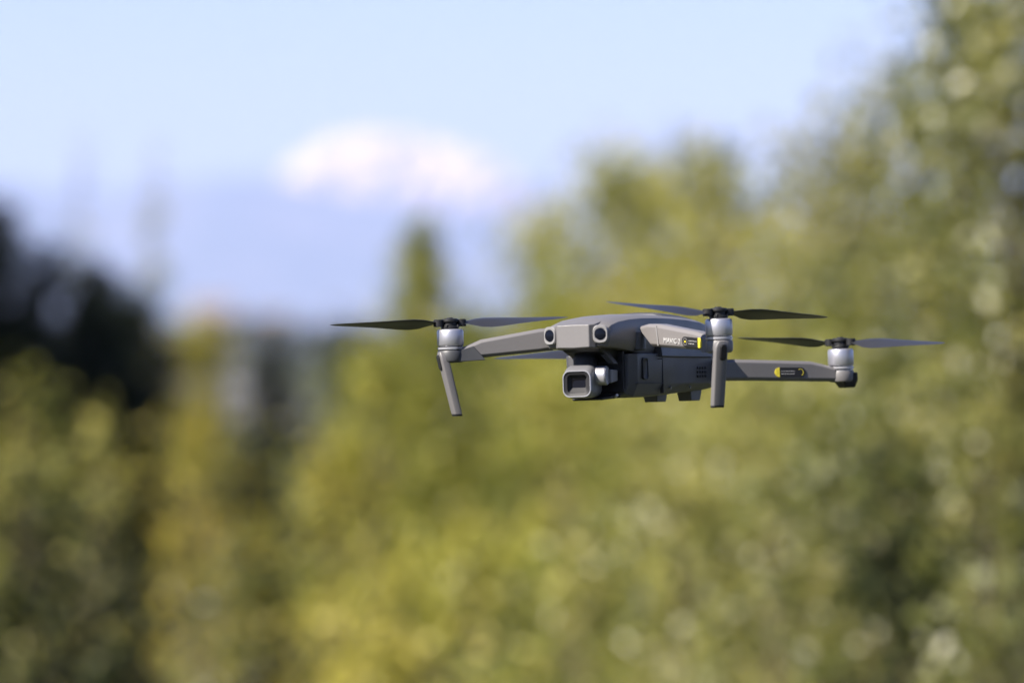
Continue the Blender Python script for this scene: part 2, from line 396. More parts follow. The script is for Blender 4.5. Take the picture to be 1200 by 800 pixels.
G_CON = "dark evergreens"
G_BSH = "bushes of the thicket"
G_TRE = "young trees of the thicket"
G_SAP = "thin shoots against the sky"
TREES = [
 # name, label, cat, group, px, D, top, rad, shape, mat, kwargs
 ("young_tree", "tallest olive tree, its top running out of the picture at the upper right corner", "tree", G_TRE, 1205, 12.5, -130, .32, "column", OLV, dict(leaf=.038, dens=1.7, clump=.08, tint=.5)),
 ("young_tree", "dark olive tree whose ragged top stands just inside the tallest one", "tree", G_TRE, 1130, 14.5, 0, .26, "column", OLV, dict(leaf=.04, dens=1.7, clump=.08, tint=.35)),
 ("young_tree", "olive tree stepping down from the tall ones at the upper right", "tree", G_TRE, 1075, 16.5, 90, .30, "round", OLV, dict(base=.42, leaf=.042, dens=1.4, clump=.09, tint=.6)),
 ("young_tree", "olive tree with a sloping shoulder over the rear propeller's free end", "tree", G_TRE, 1000, 18, 150, .36, "round", OLV, dict(leaf=.042, dens=1.5, clump=.1, tint=.7)),
 ("young_tree", "pale olive tree rising above the rear motor", "tree", G_TRE, 925, 20, 200, .42, "round", GRN, dict(leaf=.045, dens=1.5, clump=.11, tint=.65)),
 ("young_tree", "yellow green tree with a pointed top above the drone's nearest motor", "tree", G_TRE, 825, 23, 178, .44, "round", GRN, dict(leaf=.045, dens=1.4, clump=.11, tint=.6)),
 ("young_tree", "bright yellow green tree topping the thicket above the drone's nose", "tree", G_TRE, 710, 26, 195, .50, "round", YEL, dict(leaf=.048, dens=1.4, clump=.12, tint=.35)),
 ("young_tree", "lower yellow green tree at the edge of the sky gap", "tree", G_TRE, 628, 28, 258, .44, "round", YEL, dict(leaf=.048, dens=1.5, clump=.11, tint=.3)),
 ("young_tree", "half hidden green tree filling the dip over the middle of the drone", "tree", G_TRE, 768, 29, 208, .46, "round", GRN, dict(leaf=.05, dens=1.4, clump=.12, tint=.8)),
 ("young_tree", "slim cone shaped tree standing alone over the far left propeller", "tree", G_TRE, 495, 27, 274, .42, "cone", YEL, dict(leaf=.044, dens=1.2, clump=.085, base=.3, tint=.3)),
 ("young_tree", "small round tree low in the gap left of the cone shaped one", "tree", G_TRE, 425, 36, 372, .30, "round", YEL, dict(leaf=.05, dens=1.2, clump=.1, tint=.3)),
 # evergreens at the left
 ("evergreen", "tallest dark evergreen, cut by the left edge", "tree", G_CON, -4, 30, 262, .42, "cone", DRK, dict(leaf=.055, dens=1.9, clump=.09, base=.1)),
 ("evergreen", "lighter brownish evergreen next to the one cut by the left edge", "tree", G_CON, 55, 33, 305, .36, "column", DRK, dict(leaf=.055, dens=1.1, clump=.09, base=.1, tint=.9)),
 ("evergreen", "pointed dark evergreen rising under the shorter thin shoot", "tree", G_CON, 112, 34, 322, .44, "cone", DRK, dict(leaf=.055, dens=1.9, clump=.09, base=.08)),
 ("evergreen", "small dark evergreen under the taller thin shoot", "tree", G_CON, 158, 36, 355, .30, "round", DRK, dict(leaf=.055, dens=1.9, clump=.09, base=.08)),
 ("evergreen", "squat black green evergreen put in for the shaded gap behind the golden bush", "tree", G_CON, 322, 31, 420, .30, "round", DRK, dict(leaf=.055, dens=1.1, clump=.1, base=.08, tint=.6)),  # dark crown stands in for a shaded gap
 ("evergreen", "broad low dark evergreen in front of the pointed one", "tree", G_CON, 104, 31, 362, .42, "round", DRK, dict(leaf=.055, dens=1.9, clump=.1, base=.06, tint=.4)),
 # four unseen evergreens added outside the frame to shade the dark ones
 ("evergreen", "added unseen evergreen beyond the left edge, nearest of the row of four", "tree", "added shade trees", -640, 27.2, -826, .95, "column", DRK, dict(leaf=.09, dens=1.3, clump=.2, base=.08)),
 ("evergreen", "added unseen evergreen beyond the left edge, second of the row of four", "tree", "added shade trees", -600, 28.4, -774, .95, "column", DRK, dict(leaf=.09, dens=1.3, clump=.2, base=.08)),
 ("evergreen", "added unseen evergreen beyond the left edge, third of the row of four", "tree", "added shade trees", -555, 30.6, -689, .95, "column", DRK, dict(leaf=.09, dens=1.3, clump=.2, base=.08)),
 ("evergreen", "added unseen evergreen beyond the left edge, farthest of the row of four", "tree", "added shade trees", -520, 32.6, -622, .9, "column", DRK, dict(leaf=.09, dens=1.3, clump=.2, base=.08)),
 # thin shoots
 ("sapling", "taller faint shoot with a leafy tip against the sky", "sapling", G_SAP, 180, 40, 138, .085, "column", GRN, dict(leaf=.05, dens=.42, clump=.06, base=.6)),
 ("sapling", "shorter faint shoot against the sky, nearer the left edge", "sapling", G_SAP, 97, 40, 150, .075, "column", GRN, dict(leaf=.05, dens=.32, clump=.06, base=.6)),
 # bushes, left to right
 ("bush", "olive yellow bush at the left edge below the evergreens", "bush", G_BSH, 26, 22, 445, .25, "shrub", GRN, dict(leaf=.045, dens=1, clump=.09, tint=.6)),
 ("bush", "narrow brownish bush in front of the black evergreens", "bush", G_BSH, 118, 21, 500, .15, "column", GRN, dict(leaf=.045, dens=.7, clump=.07, tint=.95)),
 ("bush", "golden bush before the pale road", "bush", G_BSH, 226, 38, 388, .40, "round", GLD, dict(dens=1.7, leaf=.05, clump=.11, tint=.3)),
 ("bush", "low golden bush below the tallest golden one", "bush", G_BSH, 232, 27, 500, .26, "shrub", GLD, dict(leaf=.05, clump=.1, tint=.55)),
 ("bush", "bush in the lower left corner, its deep shade put into dark leaves", "bush", G_BSH, 45, 14, 560, .27, "shrub", DRK, dict(leaf=.042, dens=.9, clump=.07, tint=.8, tv=.3, pale=.025)),  # dark leaf colour carries the deep shade of this corner
 ("bush", "bush with shade and pale glints put into its leaves beside the lower left corner one", "bush", G_BSH, 150, 15, 640, .18, "shrub", SHD, dict(leaf=.042, dens=1, clump=.07, tint=.8, pale=.03)),  # shade and glints are put into the leaf colours
 ("bush", "shaded olive bush under the low golden one", "bush", G_BSH, 250, 18, 650, .22, "shrub", OLV, dict(leaf=.045, dens=.8, clump=.08, tint=.5)),
 ("bush", "golden yellow bush beside the squat black green evergreen", "bush", G_BSH, 390, 22, 540, .27, "round", GLD, dict(leaf=.048, clump=.1, tint=.3)),
 ("bush", "tall yellow green bush rising to the far left propeller", "bush", G_BSH, 440, 25.5, 398, .34, "round", YEL, dict(leaf=.048, clump=.1, tint=.4)),
 ("bush", "yellow green bush behind the drooping front leg", "bush", G_BSH, 545, 27, 395, .36, "round", YEL, dict(leaf=.048, clump=.1, tint=.2)),
 ("bush", "yellow green bush under the camera of the drone", "bush", G_BSH, 655, 24, 420, .36, "round", YEL, dict(leaf=.046, clump=.1, tint=.3)),
 ("bush", "olive green bush beneath the drone's belly", "bush", G_BSH, 765, 21, 430, .34, "round", GRN, dict(leaf=.045, clump=.09, tint=.5)),
 ("bush", "olive green bush beneath the rear arm", "bush", G_BSH, 880, 19, 400, .34, "round", GRN, dict(leaf=.045, clump=.09, tint=.6)),
 ("bush", "olive bush right of the rear motor", "bush", G_BSH, 985, 17, 340, .27, "round", GRN, dict(leaf=.042, clump=.08, tint=.45)),
 ("bush", "golden green bush at the bottom centre left", "bush", G_BSH, 420, 18, 690, .26, "shrub", YEL, dict(leaf=.045, clump=.08, tint=.9)),
 ("bush", "pale yellow green bush at the bottom centre", "bush", G_BSH, 540, 18, 610, .27, "shrub", YEL, dict(leaf=.045, clump=.08, tint=.5)),
 ("bush", "grey green bush at the bottom right of the centre", "bush", G_BSH, 670, 16, 620, .25, "shrub", GRN, dict(leaf=.042, clump=.08, tint=.5)),
 ("bush", "grey green bush with pale glints under the belly bush", "bush", G_BSH, 800, 15, 570, .25, "shrub", OLV, dict(leaf=.042, clump=.08, tint=.7)),
 ("bush", "olive bush with pale glints beside the black hollow", "bush", G_BSH, 915, 14.5, 540, .22, "shrub", OLV, dict(leaf=.042, clump=.075, tint=.65)),
 ("bush", "bush filling the black hollow, the shade put into its dark leaves", "bush", G_BSH, 1056, 12.4, 540, .125, "round", DRK, dict(leaf=.038, dens=1.2, clump=.055, tint=.5, base=.1)),  # dark leaves stand in for shade between the bushes
 ("bush", "low olive bush below the black hollow", "bush", G_BSH, 1020, 13, 720, .15, "shrub", OLV, dict(leaf=.04, clump=.065, tint=.5)),
 ("bush", "olive bush with pale leaves at the right edge", "bush", G_BSH, 1165, 12, 430, .16, "round", OLV, dict(leaf=.038, dens=.8, clump=.06, tint=.6)),
 ("bush", "low olive bush in the lower right corner", "bush", G_BSH, 1180, 11.5, 640, .16, "shrub", OLV, dict(leaf=.038, clump=.06, tint=.45)),
]
for i, (nm, lab, cat, grp, px, D, top, rad, shp, mt, kw) in enumerate(TREES):
    tree(nm, lab, cat, grp, px, D, top, rad, shp, mt, seed=i, **kw)

# the closed wall of the thicket further back, which reads as one mass
def mass(name, specs, mat, leaf, per_m2, tint, label=None):
    Cs = []
    for px0, px1, D, top0, top1, depth in specs:
        x0, x1 = at(px0, D), at(px1, D)
        n = int((x1 - x0) * up(min(top0, top1), D) * per_m2)
        x = rng.uniform(x0, x1, n)
        f = (x - x0) / (x1 - x0)
        h = up(top0, D) + (up(top1, D) - up(top0, D)) * f
        h = h * (1 + 0.05 * np.sin(x * 4.1) + 0.05 * np.sin(x * 9.7 + 1)) 
        z = rng.random(n) ** 0.8 * h
        Cs.append(np.stack([x, D + rng.uniform(0, depth, n), z], 1))
    C = np.concatenate(Cs)
    L = leaf * (0.7 + 0.6 * rng.random(len(C)))
    nz = 0.5 + 0.5 * np.sin(C[:, 0] * 2.3) * np.sin(C[:, 2] * 3.1 + C[:, 0])
    ti = 0.667 * np.clip(tint + 0.35 * (nz - .5) + 0.15 * rng.normal(size=len(C)), 0, 1)
    o = link(name, leaf_mesh(name, C, L, L * 0.58, ti), mat)
    tag(o, label, None, None, "stuff")
mass("undergrowth", [(-260, 190, 42, 445, 440, 3), (180, 400, 42, 480, 470, 3), (380, 1500, 42, 405, 385, 3)], SHD, .07, 620, .5,  # dark leaf colour stands in for shade seen through the gaps
     "closed wall of thicket behind the single bushes, gap shade put into its dark leaves")
mass("far_woods", [(-1500, 150, 520, 375, 378, 30), (150, 330, 520, 380, 371, 30), (330, 480, 520, 378, 384, 30), (480, 2800, 520, 376, 370, 30)], DRK, .9, 14, .9,
     "low blue grey line of woods on the horizon")

# two small houses on the horizon
def house(px, D, w, h, label):
    root = empty("house", (at(px, D), D, 0)); tag(root, label, "house", "houses on the horizon")
    def bx(nm, x0, x1, y0, y1, z0, z1, mat, par):
        bm = bmesh.new(); bmesh.ops.create_cube(bm, size=1)
        for v in bm.verts: v.co = Vector(((x0 + x1) / 2 + v.co.x * (x1 - x0), (y0 + y1) / 2 + v.co.y * (y1 - y0), (z0 + z1) / 2 + v.co.z * (z1 - z0)))
        me = bpy.data.meshes.new(nm); bm.to_mesh(me); bm.free(); return link(nm, me, mat, par)
    wall = bx("wall", -w / 2, w / 2, 0, 8, 0, h, M["plaster"], root)
    e = .4
    v = [(-w/2 - e, -e, h), (w/2 + e, -e, h), (w/2 + e, 8 + e, h), (-w/2 - e, 8 + e, h), (-w/2 - e, 4, h + 2.4), (w/2 + e, 4, h + 2.4)]
    sheet("roof", v, [(0, 1, 5, 4), (2, 3, 4, 5), (0, 4, 3), (1, 2, 5), (0, 3, 2, 1)], M["roofing"], None, root)
    for fl in range(2):
        for k in range(3):
            xx = -w / 2 + w * (k + .5) / 3
            zz = 1 + fl * h * .48
            fr = bx("window", xx - .7, xx + .7, -.06, .02, zz, zz + 1.5, M["white"], root)
            bx("pane", xx - .6, xx + .6, -.09, -.05, zz + .1, zz + 1.4, M["pane"], fr)
house(246, 900, 6.5, 6.4, "pinkish far house standing highest over the line of woods")
house(318, 1000, 5.0, 5.0, "smaller far house beside the taller pinkish one")

# ------------------------------------------------------------------ the drone (millimetres; a forward, b to its left, z up)
BASE = 44.0                              # local z of the empty is this far below the drawing zero
PSI, ROLL, PITCH = R(24), R(2.0), R(0)
root = empty("drone")
Rz = Matrix.Rotation(-(math.pi / 2 + PSI), 4, 'Z')
Rl = Matrix.Rotation(ROLL, 4, 'X')      # its left side up
Rm = Rz @ Matrix.Rotation(-PITCH, 4, 'Y') @ Rl
MM = 4444 * PXW                          # millimetres per photo pixel at the drone
zero = Vector((0.10898, 4.444, CAM_Z - 0.01372))
root.matrix_world = Matrix.Translation(zero - (Rm @ Vector((0, 0, BASE / 1000)))) @ Rm
tag(root, "grey folding quadcopter hovering in the air with a camera slung under its nose", "drone")

def dpart(name, bm, mat, parent=None, bevel=0.0, seg=3, ang=30, smooth=True, label=None):
    """bm in millimetres in drone axes -> mesh part"""
    for v in bm.verts:
        v.co = (v.co + Vector((0, 0, BASE))) / 1000
    bmesh.ops.remove_doubles(bm, verts=bm.verts, dist=1e-7)
    bmesh.ops.recalc_face_normals(bm, faces=bm.faces)
    me = bpy.data.meshes.new(name); bm.to_mesh(me); bm.free()
    if smooth:
        for p in me.polygons: p.use_smooth = True
        me.set_sharp_from_angle(angle=R(ang))
    o = link(name, me, mat, parent or root)
    if bevel:
        b = o.modifiers.new("bevel", 'BEVEL'); b.width = bevel / 1000; b.segments = seg
        b.limit_method = 'ANGLE'; b.angle_limit = R(ang); b.harden_normals = True
    if label: o["label"] = label
    return o

def loft(bm, rings, cap=True):
    vr = [[bm.verts.new(Vector(p)) for p in r] for r in rings]
    n = len(vr[0])
    for i in range(len(vr) - 1):
        for k in range(n):
            bm.faces.new((vr[i][k], vr[i][(k + 1) % n], vr[i + 1][(k + 1) % n], vr[i + 1][k]))
    if cap:
        bm.faces.new(vr[0][::-1]); bm.faces.new(vr[-1])
    return vr

def prism(bm, quad_a, quad_b):
    loft(bm, [quad_a, quad_b])

def box(bm, a0, a1, b0, b1, z0, z1):
    loft(bm, [[(a0, b0, z0), (a0, b1, z0), (a0, b1, z1), (a0, b0, z1)], [(a1, b0, z0), (a1, b1, z0), (a1, b1, z1), (a1, b0, z1)]])

def lathe(bm, c, prof, sides=40, axis=Vector((0, 0, 1))):
    """prof: (radius, distance along axis)"""
    axis = Vector(axis).normalized()
    u = axis.orthogonal().normalized(); w = axis.cross(u)
    c = Vector(c)
    rings = []
    for r, h in prof:
        r = max(r, 0.01)
        rings.append([c + axis * h + (u * math.cos(2 * math.pi * k / sides) + w * math.sin(2 * math.pi * k / sides)) * r for k in range(sides)])
    loft(bm, rings)

def mirror_ring(a, half):
    """half: (b, z) from top centre round to bottom centre, b >= 0"""
    left = [(a, b, z) for b, z in half]
    right = [(a, -b, z) for b, z in half[::-1] if b > 0]
    return left + right

# ---- upper shell
AP = [146.5, 144, 138, 125, 105, 80, 55, 25, -10, -40, -62, -76]
ZT = [25.5, 27.2, 29.6, 31.8, 33.6, 34.6, 34.8, 34.5, 33.4, 31.6, 29, 25]
WS = [24, 26.2, 26.8, 27.2, 27.6, 28, 28.3, 28.3, 27.8, 27, 25, 21]
ZB = [10, 9, 8.5, 8, 6, 3, 3, 3, 3, 3, 3, 4]
def shell_half(zt, w, zb, k=1.0):
    zs = zb + (zt - zb) * .52
    return [(0, zt), (.42 * w, zt - .4), (.76 * w, zt - 1.7), (.95 * w, zt - 4.0), (1.0 * w, zt - 8.5), (1.01 * w, zs - 2), (.985 * w, zb + 4), (.9 * w, zb), (0, zb)]
bm = bmesh.new()
loft(bm, [mirror_ring(a, shell_half(zt, w, zb)) for a, zt, w, zb in zip(AP, ZT, WS, ZB)])
shell = dpart("upper_shell", bm, M["shell"], bevel=.5, ang=34)

# ---- battery on the back half of the top
bm = bmesh.new()
rings = []
for a, zt, w in [(28, 35.0, 23), (26, 36.2, 24), (0, 35.3, 23.6), (-30, 33.7, 22.4), (-58, 31, 20.6), (-77, 25.6, 18)]:
    rings.append(mirror_ring(a, [(0, zt), (.6 * w, zt - .6), (.86 * w, zt - 2.3), (w, zt - 6), (w, zt - 14), (0, zt - 14)]))
loft(bm, rings)
bat = dpart("battery", bm, M["hull"], bevel=.5, ang=35)

# ---- front cover plate between the sensors
bm = bmesh.new()
half0 = [(0, 26.3), (13.2, 26.0), (13.0, 9.0), (0, 8.6)]
half1 = [(0, 27.2), (16.6, 26.6), (16.4, 8.4), (0, 8.0)]
half2 = [(0, 29.5), (17.4, 28.6), (17, 7.8), (0, 7.6)]
loft(bm, [mirror_ring(153.2, half0), mirror_ring(148.2, half1), mirror_ring(138, half2)])
dpart("front_cover", bm, M["shell"], bevel=.7)

# ---- forward vision sensors
def rrect(c, u, v, hu, hv, r, n=6):
    pts = []
    for (su, sv, a0) in ((1, 1, 0), (-1, 1, 90), (-1, -1, 180), (1, -1, 270)):
        for k in range(n + 1):
            a = R(a0 + 90 * k / n)
            pts.append(c + u * (su * (hu - r) + r * math.cos(a)) + v * (sv * (hv - r) + r * math.sin(a)))
    return pts
A_, B_, Z_ = Vector((1, 0, 0)), Vector((0, 1, 0)), Vector((0, 0, 1))
for s in (-1, 1):
    nrm = Vector((.96, s * .28, 0)).normalized(); u = Z_.cross(nrm)
    c = Vector((149.8, s * 21.0, 18.6))
    bm = bmesh.new()
    loft(bm, [rrect(c - nrm * 14, u, Z_, 5.7, 6.9, 4), rrect(c - nrm * .9, u, Z_, 5.7, 6.9, 4), rrect(c, u, Z_, 5.1, 6.3, 4), rrect(c - nrm * .1, u, Z_, 4.4, 4.8, 4.2), rrect(c - nrm * .8, u, Z_, 4.3, 4.7, 4.1)])
    hs = dpart("vision_sensor", bm, M["pale"], ang=40)
    bm = bmesh.new()
    lathe(bm, c, [(4.35, -1.6), (4.35, -.4), (3.6, -.1), (2.4, .2), (1.2, .35), (.01, .4)], 28, nrm)
    dpart("sensor_lens", bm, M["glass"], hs, ang=30)

# ---- lower hull
bm = bmesh.new()
for_rings = []
for a, zt, w, zb, wb in [(106, 3.5, 25, -27, 21), (99, 3.5, 29.6, -29, 25), (60, 3.5, 30.6, -28.6, 25.5), (10, 3.5, 30.2, -26.5, 25), (-50, 3.5, 29, -24.4, 24), (-72, 3.5, 27.5, -23, 22), (-82, 3.5, 24, -18, 18)]:
    for_rings.append(mirror_ring(a, [(0, zt), (w, zt), (w, -2), (w - .6, -20), (wb, zb), (wb - 4, zb - 1), (0, zb - 1)]))
loft(bm, for_rings)
hull = dpart("lower_hull", bm, M["hull"], bevel=.8)
# bluish side band that flares between shell and hull
for s in (1, -1):
    bm = bmesh.new()
    R0 = [(60, s*27, 10.2), (60, s*33.2, 8.6), (60, s*34.2, 1.2), (60, s*27, .4)]
    R1 = [(-46, s*25, 9), (-46, s*31.4, 7.6), (-46, s*32.6, 0.2), (-46, s*25, -.6)]
    R2 = [(-66, s*22, 7), (-66, s*28, 6), (-66, s*28.6, 1), (-66, s*22, 0)]
    loft(bm, [R0, R1, R2])
    dpart("side_band", bm, M["shell_dark"], bevel=.6)
# side sensor windows, vent slots, seams and screws on the hull
for s in (1, -1):
    bm = bmesh.new()
    c = Vector((86, s * 30.2, -8))
    loft(bm, [rrect(c - B_ * s * 2, A_, Z_, 5.2, 8.4, 2.6), rrect(c + B_ * s * .55, A_, Z_, 5.2, 8.4, 2.6), rrect(c + B_ * s * .75, A_, Z_, 4.7, 7.9, 2.4), rrect(c + B_ * s * .1, A_, Z_, 4.2, 7.2, 2.2)])
    dpart("side_sensor", bm, M["black"], ang=40)
    bm = bmesh.new()
    for i in range(4):
        for j in range(3):
            box(bm, -24 - i * 5.4, -21 - i * 5.4, s * 27, s * 30.35 - s * i * .1, -15.4 + j * 3.2, -13.5 + j * 3.2)
    dpart("vent", bm, M["dark_seam"], hull)
    bm = bmesh.new()
    box(bm, 52, 101, s * 28, s * 30.75, -19.5, -19.1)
    box(bm, 51.4, 51.9, s * 28, s * 30.8, -27, 2)
    box(bm, 60.5, 61, s * 28, s * 34.3, -1.1, -.5)
    dpart("seam", bm, M["dark_seam"], hull, smooth=False)
    for a in (34, -6):
        bm = bmesh.new()
        lathe(bm, (a, s * 28.6, -22.6), [(1.1, 0), (1.1, 1.4), (.5, 1.2)], 14, (0, s, -.25))
        dpart("screw", bm, M["alu_dark"], hull)
# feet under the hull
def wedge(a0, a1, b0, b1, z0, z1, t=3):
    loft(bm, [[(a0, b0, z1), (a0, b1, z1), (a1, b1, z1), (a1, b0, z1)], [(a0 - t, b0 + 1, z0), (a0 - t, b1 - 1, z0), (a1 + t, b1 - 1, z0), (a1 + t, b0 + 1, z0)]])
for s in (1, -1):
    bm = bmesh.new()
    wedge(-26, -54, 8 if s > 0 else -21, 21 if s > 0 else -8, -33.5, -19, 5)
    dpart("rear_foot", bm, M["shell_dark"], bevel=.8)

# ---- gimbal bay: bracket in front of the hull, black for the shadow under the nose
bm = bmesh.new()
box(bm, 106.2, 109, -8, 22, -26, 6)
loft(bm, [[(108, -18, 9.5), (108, 18, 9.5), (108, 16, -2), (108, -16, -2)], [(140, -17, 9.5), (140, 17, 9.5), (137, 14, 5.5), (137, -14, 5.5)]])
loft(bm, [[(104, -17, -26.5), (104, 17, -26.5), (104, 17, -29.8), (104, -17, -29.8)], [(130, -13, -29.8), (130, 13, -29.8), (129, 12, -31.2), (129, -12, -31.2)]])
bay = dpart("shaded_gimbal_bay", bm, M["black"], bevel=.8)
bm = bmesh.new()
loft(bm, [[(131, 8, 7.5), (131, 15, 7.5), (123, 15, 7.5), (123, 8, 7.5)], [(124, 16, -4), (124, 21, -4), (116, 21, -4), (116, 16, -4)]])
dpart("gimbal_bracket", bm, M["hull"], bevel=.8)
bm = bmesh.new()
lathe(bm, (118.5, 20.0, -27.5), [(1.0, -3), (1.2, 0), (.6, .5)], 12, (.5, .6, .6))
dpart("gimbal_pin", bm, M["bezel"])

# ---- gimbal camera
yaw = R(6)
def crot(p, c=Vector((132, 0, -17))):
    return Matrix.Rotation(yaw, 3, 'Z') @ (Vector(p) - c) + c
camc = Vector((132, -1.5, -17))
F = Vector((math.cos(yaw), math.sin(yaw), 0)); U = Z_.cross(F)      # forward, its left
def ring_c(d, hu, hv, r, dz=0.0, du=0.0):
    return rrect(camc + F * d + Z_ * dz + U * du, U, Z_, hu, hv, r)
bm = bmesh.new()
loft(bm, [ring_c(-17, 7.5, 7.5, 4, .5), ring_c(-13, 10.4, 10.5, 4.5, .4), ring_c(-7, 12.0, 12.0, 6, .2), ring_c(6, 12.2, 12.6, 6, .2), ring_c(10, 11.7, 12.2, 5.6, -.1), ring_c(15.8, 11.4, 10.4, 5.4, -1.4), ring_c(16.2, 11.1, 10.1, 5.3, -1.4), ring_c(16.25, 8.9, 8.5, 3, -1.4), ring_c(11.5, 7.2, 6.2, 1.2, -1.4)])
gc = dpart("gimbal_camera", bm, M["camgrey"], ang=28, bevel=.5)
bm = bmesh.new()
loft(bm, [ring_c(15, 11.1, 10.1, 5.4, -1.4), ring_c(17.8, 11.1, 10.1, 5.4, -1.4), ring_c(18.2, 10.9, 9.9, 5.2, -1.4), ring_c(18.2, 10.45, 9.45, 5.0, -1.4), ring_c(17.4, 10.2, 9.2, 4.9, -1.4)], cap=False)
dpart("lens_frame", bm, M["bezel"], gc, ang=30)
bm = bmesh.new()
loft(bm, [ring_c(17.5, 10.3, 9.3, 4.9, -1.4), ring_c(16.9, 7.8, 6.9, 2.8, -1.4), ring_c(15.6, 7.6, 6.6, 2.4, -1.4)], cap=False)
dpart("lens_gasket", bm, M["black"], gc, ang=30)
bm = bmesh.new()
loft(bm, [ring_c(15.8, 7.8, 6.8, 2.4, -1.4), ring_c(12.6, 5.4, 3.6, 0.8, -.6)], cap=False)
dpart("lens_hood", bm, M["dark_seam"], gc, ang=20)
bm = bmesh.new()
loft(bm, [ring_c(12.2, 6.0, 4.4, .8, -.6), ring_c(12.7, 5.8, 4.2, .8, -.6)])
dpart("camera_lens", bm, M["glass"], gc, ang=30)
bm = bmesh.new()
lathe(bm, camc + U * 11 + Z_ * 4.3 + F * 1.5, [(5.6, -1), (7.4, .8), (7.4, 7.6), (6.7, 8.6), (6.5, 8.6), (6.4, 8.3), (.01, 8.3)], 36, U)
dpart("gimbal_motor", bm, M["bezel"], gc, ang=30)
bm = bmesh.new()
loft(bm, [[Vector((127, 14.5, -9 + 1)), Vector((127, 19.5, -9 + 1)), Vector((127, 19.5, -18.5)), Vector((127, 14.5, -18.5))],
          [Vector((112, 14.5, -8.5)), Vector((112, 18.5, -8.5)), Vector((112, 18.5, -17)), Vector((112, 14.5, -17))]])
dpart("gimbal_arm", bm, M["pale"], gc, bevel=1.0)
bm = bmesh.new()
lathe(bm, camc + Z_ * 9 - F * 6, [(8, -2), (9.2, 0), (9.2, 9), (7.5, 12), (5, 16)], 28, Z_)
dpart("yaw_motor", bm, M["black"], gc, ang=30)

# ---- arms
def frame(root_ab, end_ab):
    p0 = Vector((*root_ab, 0)); p1 = Vector((*end_ab, 0))
    d = (p1 - p0); Lh = d.length; d.normalize()
    return p0, d, Lh
def arm(root_ab, end_ab, secs, mat, chamf=2.2):
    """secs: (share of length, half width, z bottom, z top)"""
    p0, d, Lh = frame(root_ab, end_ab)
    n = Vector((-d.y, d.x, 0))
    bm = bmesh.new(); rings = []
    for t, hw, z0, z1, *sh in secs:
        c = p0 + d * (Lh * t); e = d * (sh[0] if sh else 0) 
        k = min(chamf, hw * .6, (z1 - z0) * .3)
        q = [(-hw + k, z1), (hw - k, z1), (hw, z1 - k), (hw - .5, z0 + k), (hw - k - .5, z0), (-hw + k + .5, z0), (-hw + .5, z0 + k), (-hw, z1 - k)]
        rings.append([c + n * u + Z_ * z + (e if z < (z0 + z1) / 2 else e * 0) for u, z in q])
    loft(bm, rings)
    return dpart("arm", bm, mat, bevel=.7, ang=22)

def motor(c, z0, zb, zt, name="motor"):
    """c: (a, b); ring from z0, bell zb..zt"""
    bm = bmesh.new(); C = Vector((c[0], c[1], 0))
    lathe(bm, C, [(8.5, zb - 1.5), (9.9, zb), (10.25, zb + .6), (10.25, zt - 2.2), (9.8, zt - .9), (9.0, zt - .2), (4, zt), (.01, zt)], 48)
    mo = dpart(name, bm, M["alu"], ang=40)
    bm = bmesh.new()
    lathe(bm, C, [(9.2, z0 - 2), (9.3, z0 + .55), (10.2, z0 + .6), (10.25, z0 + 2.2), (9.0, z0 + 2.3), (.01, z0 + 2.3)], 48)
    dpart("motor_ring", bm, M["bezel"], mo, ang=25)
    bm = bmesh.new()
    lathe(bm, C, [(8.8, z0 - .5), (9.5, z0 - .4), (9.5, z0 + .8), (9.2, z0 + 1), (9.2, z0 + 2), (9.5, z0 + 2.1), (9.5, zb + .2), (8, zb + .4)], 40)
    dpart("motor_gap", bm, M["gloss_black"], mo, ang=25)
    return mo

def rim(c, d, n, z, hl, hh):
    pass

def flat_on(bm, o, u, v, nrm, pts, th=.25):
    """a thin raised print: pts in (u, v) millimetres on the face"""
    base = [o + u * x + v * y - nrm * .25 for x, y in pts]
    top = [o + u * x + v * y + nrm * th for x, y in pts]
    loft(bm, [base, top])

